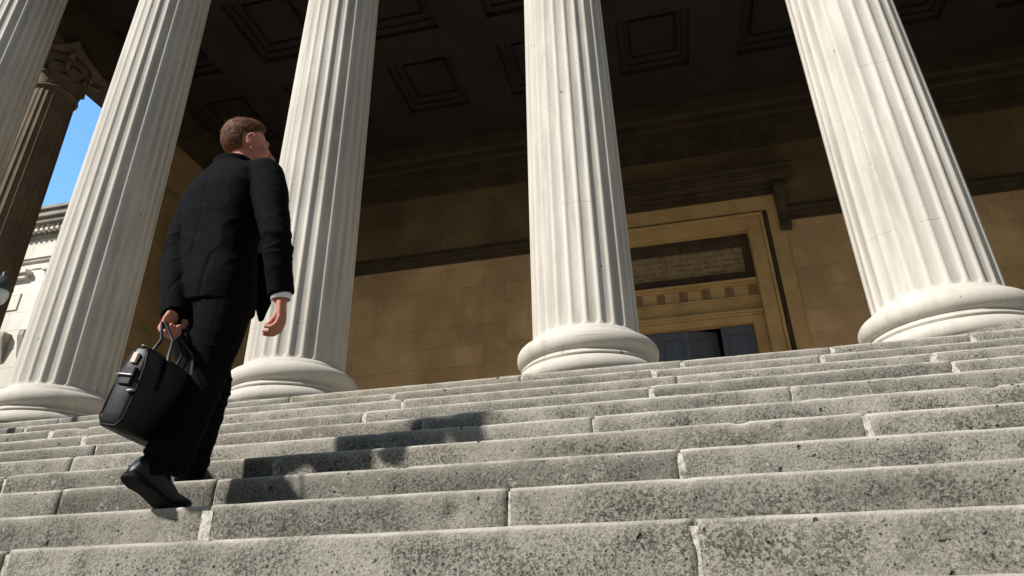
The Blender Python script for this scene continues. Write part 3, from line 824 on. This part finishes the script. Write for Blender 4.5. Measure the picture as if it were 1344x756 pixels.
# ------------------------------------------------------------------ the man
man = empty('person', (-1.92, .8, 3*H), 'man in black suit climbing the steps with a bag, looking up', 'person')
MO = Vector((-1.92, .8, 3*H))
HC = Vector((-1.913, .838, 2.108))                     # head centre
HR = Euler((radians(7), radians(3), radians(-37)), 'XYZ').to_matrix()   # turned to the right, tilted up
def hd(x, y, z): return HC + HR @ Vector((x, y, z))
FW = Vector((sin(radians(12)), cos(radians(12)), 0)); RT = Vector((FW.y, -FW.x, 0))
SHR, SHL = Vector((-1.725, .79, 1.855)), Vector((-2.135, .87, 1.885))
ELR, WRR = Vector((-1.575, .73, 1.455)), Vector((-1.553, .795, 1.185))
ELL, WRL = Vector((-2.115, .765, 1.49)), Vector((-1.942, .645, 1.122))
HIPR, KNR, ANR = Vector((-1.825, .79, 1.18)), Vector((-1.835, .745, .83)), Vector((-1.788, .605, .500))
HIPL, KNL, ANL = Vector((-2.01, .84, 1.18)), Vector((-2.005, 1.02, .885)), Vector((-2.015, .985, .545))

def finger(mb, pts, r0, r1): mb.tube(pts, [r0+(r1-r0)*i/(len(pts)-1) for i in range(len(pts))], 10)
def chain(p, dirs, lens):
    out = [Vector(p)]
    for d, l in zip(dirs, lens): out.append(out[-1]+Vector(d).normalized()*l)
    return out

def body():
    mb = MB()
    # head
    mb.ellipsoid(hd(0, -.012, .035), (.083, .106, .100), HR, 28, 18)
    mb.ellipsoid(hd(0, .030, -.035), (.066, .074, .092), HR, 24, 16)
    mb.ellipsoid(hd(0, .072, -.103), (.032, .030, .026), HR)
    mb.ellipsoid(hd(0, .045, -.095), (.050, .050, .032), HR)
    mb.ellipsoid(hd(0, .084, .032), (.056, .022, .018), HR)
    mb.tube([hd(0, .100, .018), hd(0, .115, -.008), hd(0, .132, -.034)], [.011, .013, .017], 10)
    for s_ in (-1, 1):
        mb.ellipsoid(hd(s_*.013, .112, -.040), (.012, .014, .011), HR, 10, 8)
        mb.ellipsoid(hd(s_*.044, .066, -.022), (.030, .032, .030), HR, 12, 10)
        # ear: flat shell and rolled rim
        mb.ellipsoid(hd(s_*.090, -.016, -.010), (.009, .018, .027), HR @ Matrix.Rotation(-s_*.35, 3, 'Z'), 14, 10)
        mb.tube([hd(s_*(.100-.010*cos(t)+.003*sin(t)), -.014-.019*cos(t)*.95+.002, -.004+.029*sin(t)) for t in [(-1.0+i*.33) for i in range(12)]], [.0056]*12, 8)
        mb.ellipsoid(hd(s_*.090, -.002, -.048), (.008, .012, .012), HR, 10, 8)
    mb.ellipsoid(hd(0, .101, -.066), (.027, .014, .0075), HR, 12, 8); mb.ellipsoid(hd(0, .098, -.080), (.024, .014, .0085), HR, 12, 8)
    # neck and trunk
    mb.tube([hd(0, -.015, -.05), hd(0, -.025, -.11), Vector((-1.945, .80, 1.98)), Vector((-1.945, .81, 1.90))], [.064, .064, .068, .07], 20)
    mb.tube([(-1.94, .82, 1.80), (-1.94, .82, 1.74), (-1.935, .815, 1.58), (-1.925, .81, 1.42), (-1.92, .81, 1.22), (-1.92, .81, 1.14)],
            [(.14, .08), (.16, .10), (.15, .10), (.145, .10), (.165, .115), (.13, .1)], 24, flat=RT)
    # arms
    mb.tube([SHR, SHR.lerp(ELR, .5), ELR, ELR.lerp(WRR, .4), WRR], [.056, .05, .043, .040, .030], 14)
    mb.tube([SHL, SHL.lerp(ELL, .5), ELL, ELL.lerp(WRL, .4), WRL], [.056, .05, .043, .040, .030], 14)
    mb.tube([(-1.94, .82, 1.82), SHR], [.06, .056], 12); mb.tube([(-1.94, .82, 1.82), SHL], [.06, .056], 12)
    # legs
    for h, k_, a in ((HIPR, KNR, ANR), (HIPL, KNL, ANL)):
        mb.tube([h, h.lerp(k_, .5), k_, k_.lerp(a, .35), a], [.088, .078, .058, .056, .040], 16)
    mb.tube([ANR, Vector((-1.835, .575, .44)), Vector((-1.815, .660, .352))], [.038, .034, .020], 12)
    mb.tube([ANL, Vector((-2.015, 1.0, .535)), Vector((-2.04, 1.13, .500))], [.038, .034, .020], 12)
    # right hand, relaxed: palm towards the thigh, fingers curling
    p0_ = WRR; kn = WRR+Vector((.010, .012, -.088))
    f_ = Vector((-.30, .93, .05)).normalized()
    mb.tube([p0_+Vector((0, 0, .02)), p0_.lerp(kn, .35), p0_.lerp(kn, .8), kn], [(.027, .022), (.040, .021), (.046, .019), (.044, .016)], 14, flat=f_)
    L_ = [(.044, .032, .026), (.048, .036, .027), (.045, .033, .026), (.036, .026, .022)]
    for i in range(4):
        b = kn+f_*(.034-.0225*i)
        c_ = .10*i
        finger(mb, chain(b, [(-.25-c_*.3, .0, -1), (-.92, -.18, -.62), (-1, -.25, .02+c_*.3)], L_[i]), .0118, .0092)
    finger(mb, [p0_+Vector((-.010, .026, -.028)), p0_+Vector((-.036, .044, -.052)), p0_+Vector((-.062, .048, -.076)), p0_+Vector((-.080, .042, -.100))], .0155, .0105)
    # left hand closed round the bag handles
    hb = Vector((-1.915, .605, 1.010)); ax = Vector((-.20, .98, .0)).normalized()
    kn = Vector((-1.943, .617, 1.029))
    mb.tube([WRL+Vector((0, 0, .02)), WRL.lerp(kn, .4), kn+Vector((0, 0, .012))], [(.027, .022), (.038, .019), (.043, .016)], 14, flat=ax)
    for i in range(4):
        b = kn+ax*(.034-.0225*i); cx = hb+ax*(.034-.0225*i)
        pts = [b]+[Vector((cx.x-.026*cos(t), cx.y, cx.z+.026*sin(t))) for t in (-.3, -1.0, -1.8, -2.6, -3.2)]
        finger(mb, pts, .0112, .0088)
    finger(mb, [WRL+Vector((.012, .035, -.03)), WRL+Vector((.030, .045, -.065)), hb+Vector((.012, .035, .022)), hb+Vector((.024, .012, .008))], .0145, .010)
    mb.transform(lambda v: v-MO)
    me = fuse(mb, .0042, 3, .5)
    return link('body', me, M_SKIN, man, True)
body()
for s_ in (-1, 1):
    mb = MB(); mb.ellipsoid(hd(s_*.033, .072, .010)-MO, (.0125, .0125, .0125)); mb.build('eye', M_EYE, man, True)

def hair():
    mb = MB(); n, m = 72, 40; rows = []
    def surf(th, ph, lift):
        d = Vector((sin(th)*cos(ph), sin(th)*sin(ph), cos(th)))
        # skull radius along d, same ellipsoid as the cranium
        q = 1/sqrt((d.x/.083)**2+(d.y/.106)**2+(d.z/.100)**2)
        return d, q
    def cover(d):
        # 1 where hair grows: not on the face, not below the nape, cut round the ears
        f = d.y
        lim = -.86 if f < -.35 else (-.30 if f < .05 else (.18 + (f-.05)*.55))
        if abs(d.x) > .72 and -.42 < f < .2: lim = max(lim, .10)
        return max(0, min(1, (d.z-lim)/.12+.5))
    for i in range(m+1):
        th = pi*(i+.02)/(m+.04); row = []
        for j in range(n):
            ph = 2*pi*j/n; d, q = surf(th, ph, 0); c_ = cover(d)
            tk = .011+.013*max(0, d.z)+.012*max(0, d.y)*max(0, d.z)*2
            w = noise.noise(Vector((d.x*7, d.y*4, d.z*7)))*.004+noise.noise(Vector((d.x*30, d.y*9, d.z*20)))*.002
            r = q*.95*(1-c_)+(q+tk+w)*c_
            row.append(hd(*(d*r+Vector((0, -.012, .035))))-MO)
        rows.append(row)
    mb.grid(rows, closed_u=True, cap0=True, cap1=True)
    rng = random.Random(3); cnt = 0
    while cnt < 5200:
        d = Vector((rng.gauss(0, 1), rng.gauss(0, 1), rng.gauss(0, 1))).normalized()
        if cover(d) < .6: continue
        cnt += 1
        q = 1/sqrt((d.x/.083)**2+(d.y/.106)**2+(d.z/.100)**2)
        tk = .010+.013*max(0, d.z)+.012*max(0, d.y)*max(0, d.z)*2
        # hair lies down at the back and sides, stands forward and up above the brow
        down = Vector((d.x*.25, d.y*.15+(.55 if d.z > .45 else 0), -1 if d.z < .45 else .1))
        if d.y > .35 and d.z > .35: down = Vector((.15, .35, .8))
        t = (down-d*down.dot(d)*.97+Vector((rng.gauss(0, .13), rng.gauss(0, .13), rng.gauss(0, .10)))).normalized()
        L_ = rng.uniform(.014, .030); side = d.cross(t).normalized()*rng.uniform(.0005, .0011)
        p = d*(q+tk-.004)+Vector((0, -.012, .035))
        p1 = p+t*L_*.55+d*.0022; p2 = p+t*L_+d*.0008
        vs = [hd(*(p-side))-MO, hd(*(p+side))-MO, hd(*(p1+side*.8))-MO, hd(*(p1-side*.8))-MO, hd(*p2)-MO]
        mb.add(vs, [(0, 1, 2, 3), (3, 2, 4)])
    return mb.build('hair', M_HAIR, man, True, fix=False)
hair()

def wrinkle(me, fn):
    n_ = len(me.vertices); co = np.empty(n_*3); no = np.empty(n_*3)
    me.vertices.foreach_get('co', co); me.vertices.foreach_get('normal', no)
    co = co.reshape(-1, 3); no = no.reshape(-1, 3)
    for i in range(n_):
        co[i] += no[i]*fn(Vector(co[i])+MO)
    me.vertices.foreach_set('co', co.ravel()); me.update()

def jacket():
    mb = MB()
    # trunk, from the hem up to the collar (centre, half width, half depth)
    tr = [((-1.922, .812, 1.165), .212, .158), ((-1.922, .812, 1.25), .211, .160), ((-1.926, .812, 1.38), .195, .145), ((-1.930, .812, 1.52), .184, .133),
          ((-1.936, .815, 1.66), .212, .148), ((-1.940, .818, 1.79), .228, .150), ((-1.942, .818, 1.865), .212, .132), ((-1.943, .815, 1.915), .165, .112), ((-1.940, .812, 1.950), .105, .095), ((-1.938, .812, 1.972), .084, .086)]
    rows = []
    for c_, a, b in tr:
        c_ = Vector(c_); row = []
        for j in range(40):
            t = 2*pi*j/40; ct, st = cos(t), sin(t); e = .8
            row.append(c_+RT*a*math.copysign(abs(ct)**e, ct)+FW*b*math.copysign(abs(st)**e, st))
        rows.append(row)
    mb.grid(rows, closed_u=True, cap0=True, cap1=True)
    # padded shoulders and sleeves
    mb.tube([(-1.945, .815, 1.905), (SHR+Vector((-.03, 0, .03)))], [(.075, .075), (.074, .066)], 18)
    mb.tube([(-1.945, .815, 1.905), (SHL+Vector((.03, 0, .03)))], [(.075, .075), (.074, .066)], 18)
    mb.tube([SHR+Vector((-.015, 0, .012)), SHR.lerp(ELR, .3), SHR.lerp(ELR, .7), ELR, ELR.lerp(WRR, .5), WRR+Vector((0, 0, .022))], [.086, .084, .073, .066, .062, .055], 20, caps='flat_end')
    mb.tube([SHL+Vector((.015, 0, .012)), SHL.lerp(ELL, .3), SHL.lerp(ELL, .7), ELL, ELL.lerp(WRL, .5), WRL+Vector((.004, -.006, -.040))], [.086, .084, .073, .066, .062, .055], 20, caps='flat_end')
    # turned-down collar
    mb.tube([Vector((-1.936, .812, 1.974))+RT*.086*cos(t)+FW*.084*sin(t)+Vector((0, 0, -.06*max(0, sin(t)))) for t in [pi*2*i/24 for i in range(25)]], [.019]*25, 8)
    # open front panels swinging forward
    a = Vector((-1.80, .955, 1.50)); mb.tube([a, Vector((-1.775, .972, 1.36)), Vector((-1.758, .972, 1.25)), Vector((-1.758, .968, 1.185))], [(.055, .02), (.060, .015), (.048, .012), (.020, .010)], 14, flat=RT)
    a = Vector((-2.03, .98, 1.50)); mb.tube([a, Vector((-2.05, .995, 1.36)), Vector((-2.06, .995, 1.22)), Vector((-2.06, .99, 1.17))], [(.06, .02), (.065, .015), (.055, .013), (.03, .010)], 14, flat=RT)
    mb.transform(lambda v: v-MO)
    me = fuse(mb, .0065, 4, .5)
    def fn(p):
        w = 0
        # drag lines from the back to the waist, sleeve creases, soft lumps
        w += .0045*noise.noise(Vector((p.x*9+p.z*3, p.y*9, p.z*3.2)))
        g = math.exp(-((p.z-1.48)/.15)**2)
        w += .007*g*noise.noise(Vector((p.x*6+p.z*9, p.y*6, p.z*13+p.x*9)))
        w += .006*noise.noise(Vector((p.x*6, p.y*6-p.z*4, p.z*7+p.x*7)))
        rd = 1-min(1, abs(noise.noise(Vector((p.x*5+p.z*3, p.y*5+p.z*2, p.z*7-p.x*5+3))))*4.5)
        w += .0045*rd*rd*(.35+g)
        for e in (ELR, ELL):
            d = (p-e).length
            if d < .22:
                rd = 1-min(1, abs(noise.noise(Vector((p.x*10+p.z*8, p.y*10-p.z*6, p.z*13+p.y*9))))*3.5)
                w += .010*math.exp(-(d/.12)**2)*(rd*rd-.3)
        # centre seam and side vent at the back
        q = (p-Vector((-1.93, .81, 0))); s_ = q.dot(RT); f = q.dot(FW)
        if f < -.03 and p.z < 1.93: w -= .004*math.exp(-(s_/.008)**2)
        if f < -.02 and p.z < 1.40: w -= .006*math.exp(-((s_-.115)/.009)**2)*min(1, (1.40-p.z)/.05)
        return w
    wrinkle(me, fn)
    return link('jacket', me, M_SUIT, man, True)
jacket()

def trousers():
    mb = MB()
    mb.ellipsoid((-1.918, .812, 1.20), (.195, .150, .16), Matrix.Rotation(radians(-12), 3, 'Z'), 28, 18)
    HMR, HML = Vector((-1.796, .588, .462)), Vector((-2.017, .975, .500))
    mb.tube([HIPR+Vector((-.01, 0, .02)), HIPR.lerp(KNR, .45), KNR, KNR.lerp(ANR, .45), ANR, HMR], [.124, .112, .094, .088, .084, .088], 22, caps='flat_end')
    mb.tube([HIPL+Vector((.01, 0, .02)), HIPL.lerp(KNL, .5), KNL, KNL.lerp(ANL, .45), ANL, HML], [.124, .116, .097, .090, .084, .088], 22, caps='flat_end')
    mb.transform(lambda v: v-MO)
    me = fuse(mb, .0065, 4, .5)
    def fn(p):
        w = .006*noise.noise(Vector((p.x*9, p.y*9-p.z*3, p.z*6)))
        for e, r_, a_ in ((KNR, .16, .010), (KNL, .16, .010), (ANR, .12, .013), (ANL, .12, .013)):
            d = (p-e).length
            if d < .3:
                rd = 1-min(1, abs(noise.noise(Vector((p.x*9+p.z*6, p.y*9-p.z*5, p.z*12+p.x*8))))*3.5)
                w += a_*math.exp(-(d/r_)**2)*(rd*rd-.3)
        return w
    wrinkle(me, fn)
    return link('trousers', me, M_TROU, man, True)
trousers()

def shirt():
    mb = MB()
    mb.tube([Vector((-1.934, .814, 1.984))+RT*.072*cos(t)+FW*.072*sin(t)+Vector((0, 0, -.03*max(0, sin(t))))-MO for t in [pi*2*i/24 for i in range(25)]], [.010]*25, 8)
    mb.build('shirt_collar', M_SHIRT, man, True)
    for w, r_, e, low in ((WRR, .043, ELR, -.002),):
        mb = MB(); d = (w-e).normalized(); d = (d+Vector((0, 0, -1))).normalized()
        a = (RT-d*RT.dot(d)).normalized(); b = d.cross(a); rows = []
        for (q, rr) in ((.035, r_*.9), (.035, r_), (low, r_), (low-.002, r_-.004), (low+.002, r_-.008), (.025, r_-.008)):
            rows.append([w-MO-d*q+a*rr*cos(2*pi*j/24)+b*rr*sin(2*pi*j/24) for j in range(24)])
        mb.grid(rows, closed_u=True)
        mb.build('shirt_cuff', M_SHIRT, man, True)
shirt()

def sock(pts):
    mb = MB(); mb.tube([Vector(p)-MO for p in pts], [.050, .047, .040], 16); mb.build('sock', M_TROU, man, True)
sock([(-1.790, .612, .55), (-1.800, .600, .485), (-1.830, .575, .435)])
sock([(-2.015, .985, .60), (-2.015, .990, .545), (-2.018, 1.01, .52)])

def shoe(heel, ball, toe, upv):
    mb = MB(); heel, ball, toe = Vector(heel), Vector(ball), Vector(toe); upv = Vector(upv).normalized()
    d1 = (ball-heel); side = d1.cross(upv).normalized()
    rows = []
    st = [(-.06, .018, .045), (-.02, .032, .085), (.05, .041, .112), (.16, .044, .126), (.32, .043, .108), (.5, .046, .080), (.68, .051, .060), (.82, .051, .050), (.92, .046, .044), (1.0, .036, .038), (1.06, .020, .028)]
    for t, w, h_ in st:
        p = heel.lerp(ball, t/.68) if t < .68 else ball.lerp(toe, (t-.68)/.32)
        row = []
        for j in range(20):
            a = 2*pi*j/20; ca, sa = cos(a), sin(a)
            row.append(p-MO+side*w*math.copysign(abs(ca)**.75, ca)+upv*(h_*.5+h_*.5*math.copysign(abs(sa)**.8, sa)))
        rows.append(row)
    mb.grid(rows, closed_u=True, cap0=True, cap1=True)
    o = mb.build('shoe', M_SHOE, man, True)
    sm = MB(); rows = []
    for t, w, h_ in st:
        p = heel.lerp(ball, t/.68) if t < .68 else ball.lerp(toe, (t-.68)/.32)
        th = .013 if t < .25 else .004
        w += .002
        rows.append([p-MO+side*w-upv*th, p-MO+side*w+upv*.006, p-MO-side*w+upv*.006, p-MO-side*w-upv*th])
    sm.grid(rows, closed_u=True, cap0=True, cap1=True); sm.build('sole', M_SOLE, o)
    return o
shoe((-1.862, .515, .405), (-1.815, .660, .316), (-1.798, .738, .313), (.12, .44, .89))
shoe((-2.000, .955, .488), (-2.045, 1.130, .474), (-2.075, 1.220, .474), (0, 0, 1))

# ------------------------------------------------------------------ the bag
BO = Vector((-1.842, .570, .836)); BR = Euler((radians(-4), radians(9), radians(5)), 'XYZ')   # top centre of the bag
bag = empty('bag', BO, 'black leather holdall with two carrying handles, hanging from the left hand of the man', 'bag'); bag.rotation_euler = BR
def bagbody():
    L_, W_, Hh = .180, .054, .29
    mb = MB(); rows = []
    for z, sl, sw in ((0, .93, .55), (-.012, .96, .62), (-.04, .985, .80), (-.10, 1.0, .95), (-.18, 1.0, 1.02), (-.25, .99, 1.05), (-.285, .97, 1.0), (-.30, .93, .88)):
        row = []
        for j in range(48):
            t = 2*pi*j/48; ct, st = cos(t), sin(t); e = .32
            x = W_*sw*math.copysign(abs(ct)**e, ct); y = L_*sl*math.copysign(abs(st)**e, st)
            x += .006*noise.noise(Vector((x*8, y*8, z*9)))
            y += .006*noise.noise(Vector((x*11+5, y*8, z*12)))
            row.append((x, y, z))
        rows.append(row)
    mb.grid(rows, closed_u=True, cap0=True, cap1=True)
    return mb.build('bag_body', M_BAG, bag, True)
bagbody()
mb = MB()
for s_ in (-1, 1):                     # piping along the long edges, end straps
    pass
for yy in (-1, 1):
    mb = MB(); mb.tube([(sx*.049, yy*.172, z) for sx, z in ((-.55, -.02), (-.85, -.08), (-.97, -.18), (-.95, -.27), (-.6, -.296), (0, -.298), (.6, -.296), (.95, -.27), (.97, -.18), (.85, -.08), (.55, -.02))], [.0035]*11, 8)
    mb.build('piping', M_BAG, bag, True)
mb = MB(); mb.tube([(0, -.17, .003), (0, 0, .006), (0, .17, .003)], [(.012, .004)]*3, 8, flat=(1, 0, 0)); mb.build('zip', M_STEEL, bag, True)
mb = MB(); mb.box(-.024, .024, -.190, -.172, -.155, -.085); mb.build('end_strap', M_BAG, bag, bevel=.005)
mb = MB(); mb.box(-.014, .006, -.188, -.172, -.070, -.030); mb.build('luggage_tag', M_TAGM, bag, bevel=.003)
mb = MB(); mb.tube([(-.052, -.178, -.117), (-.026, -.194, -.119), (.024, -.194, -.119)], [.0045]*3, 8); mb.build('buckle', M_STEEL, bag, True); mb = MB(); mb.tube([(.030, -.186, -.175), (.046, -.182, -.170)], [.006]*2, 8); mb.build('buckle', M_STEEL, bag, True)
Binv = (Matrix.Translation(BO) @ BR.to_matrix().to_4x4()).inverted()
hb = Binv @ Vector((-1.915, .605, 1.010)); axl = (BR.to_matrix().inverted() @ Vector((-.20, .98, 0)).normalized())
for s_ in (-1, 1):
    mb = MB(); x = s_*.042
    pts = [Vector((s_*.062, -.085, -.13)), Vector((s_*.058, -.084, -.06)), Vector((x, -.080, .0)), Vector((x*.62, -.072, .07))]
    top = [hb+axl*q+Vector((s_*.007, 0, .004)) for q in (-.052, -.02, .02, .052)]
    pts2 = [Vector((x*.62, .072, .07)), Vector((x, .080, .0)), Vector((s_*.058, .084, -.06)), Vector((s_*.062, .085, -.13))]
    allp = pts+top+pts2
    mb.tube(allp, [(.010, .004)]*3+[.0055]+[.0065]*4+[.0055]+[(.010, .004)]*3, 10)
    mb.build('handle', M_BAG, bag, True)

# ------------------------------------------------------------------ one scale for the whole place
for o in list(C.objects):
    if o.parent is None and o.type in ('MESH', 'EMPTY'):
        o.location = o.location*U; o.scale = (U, U, U)
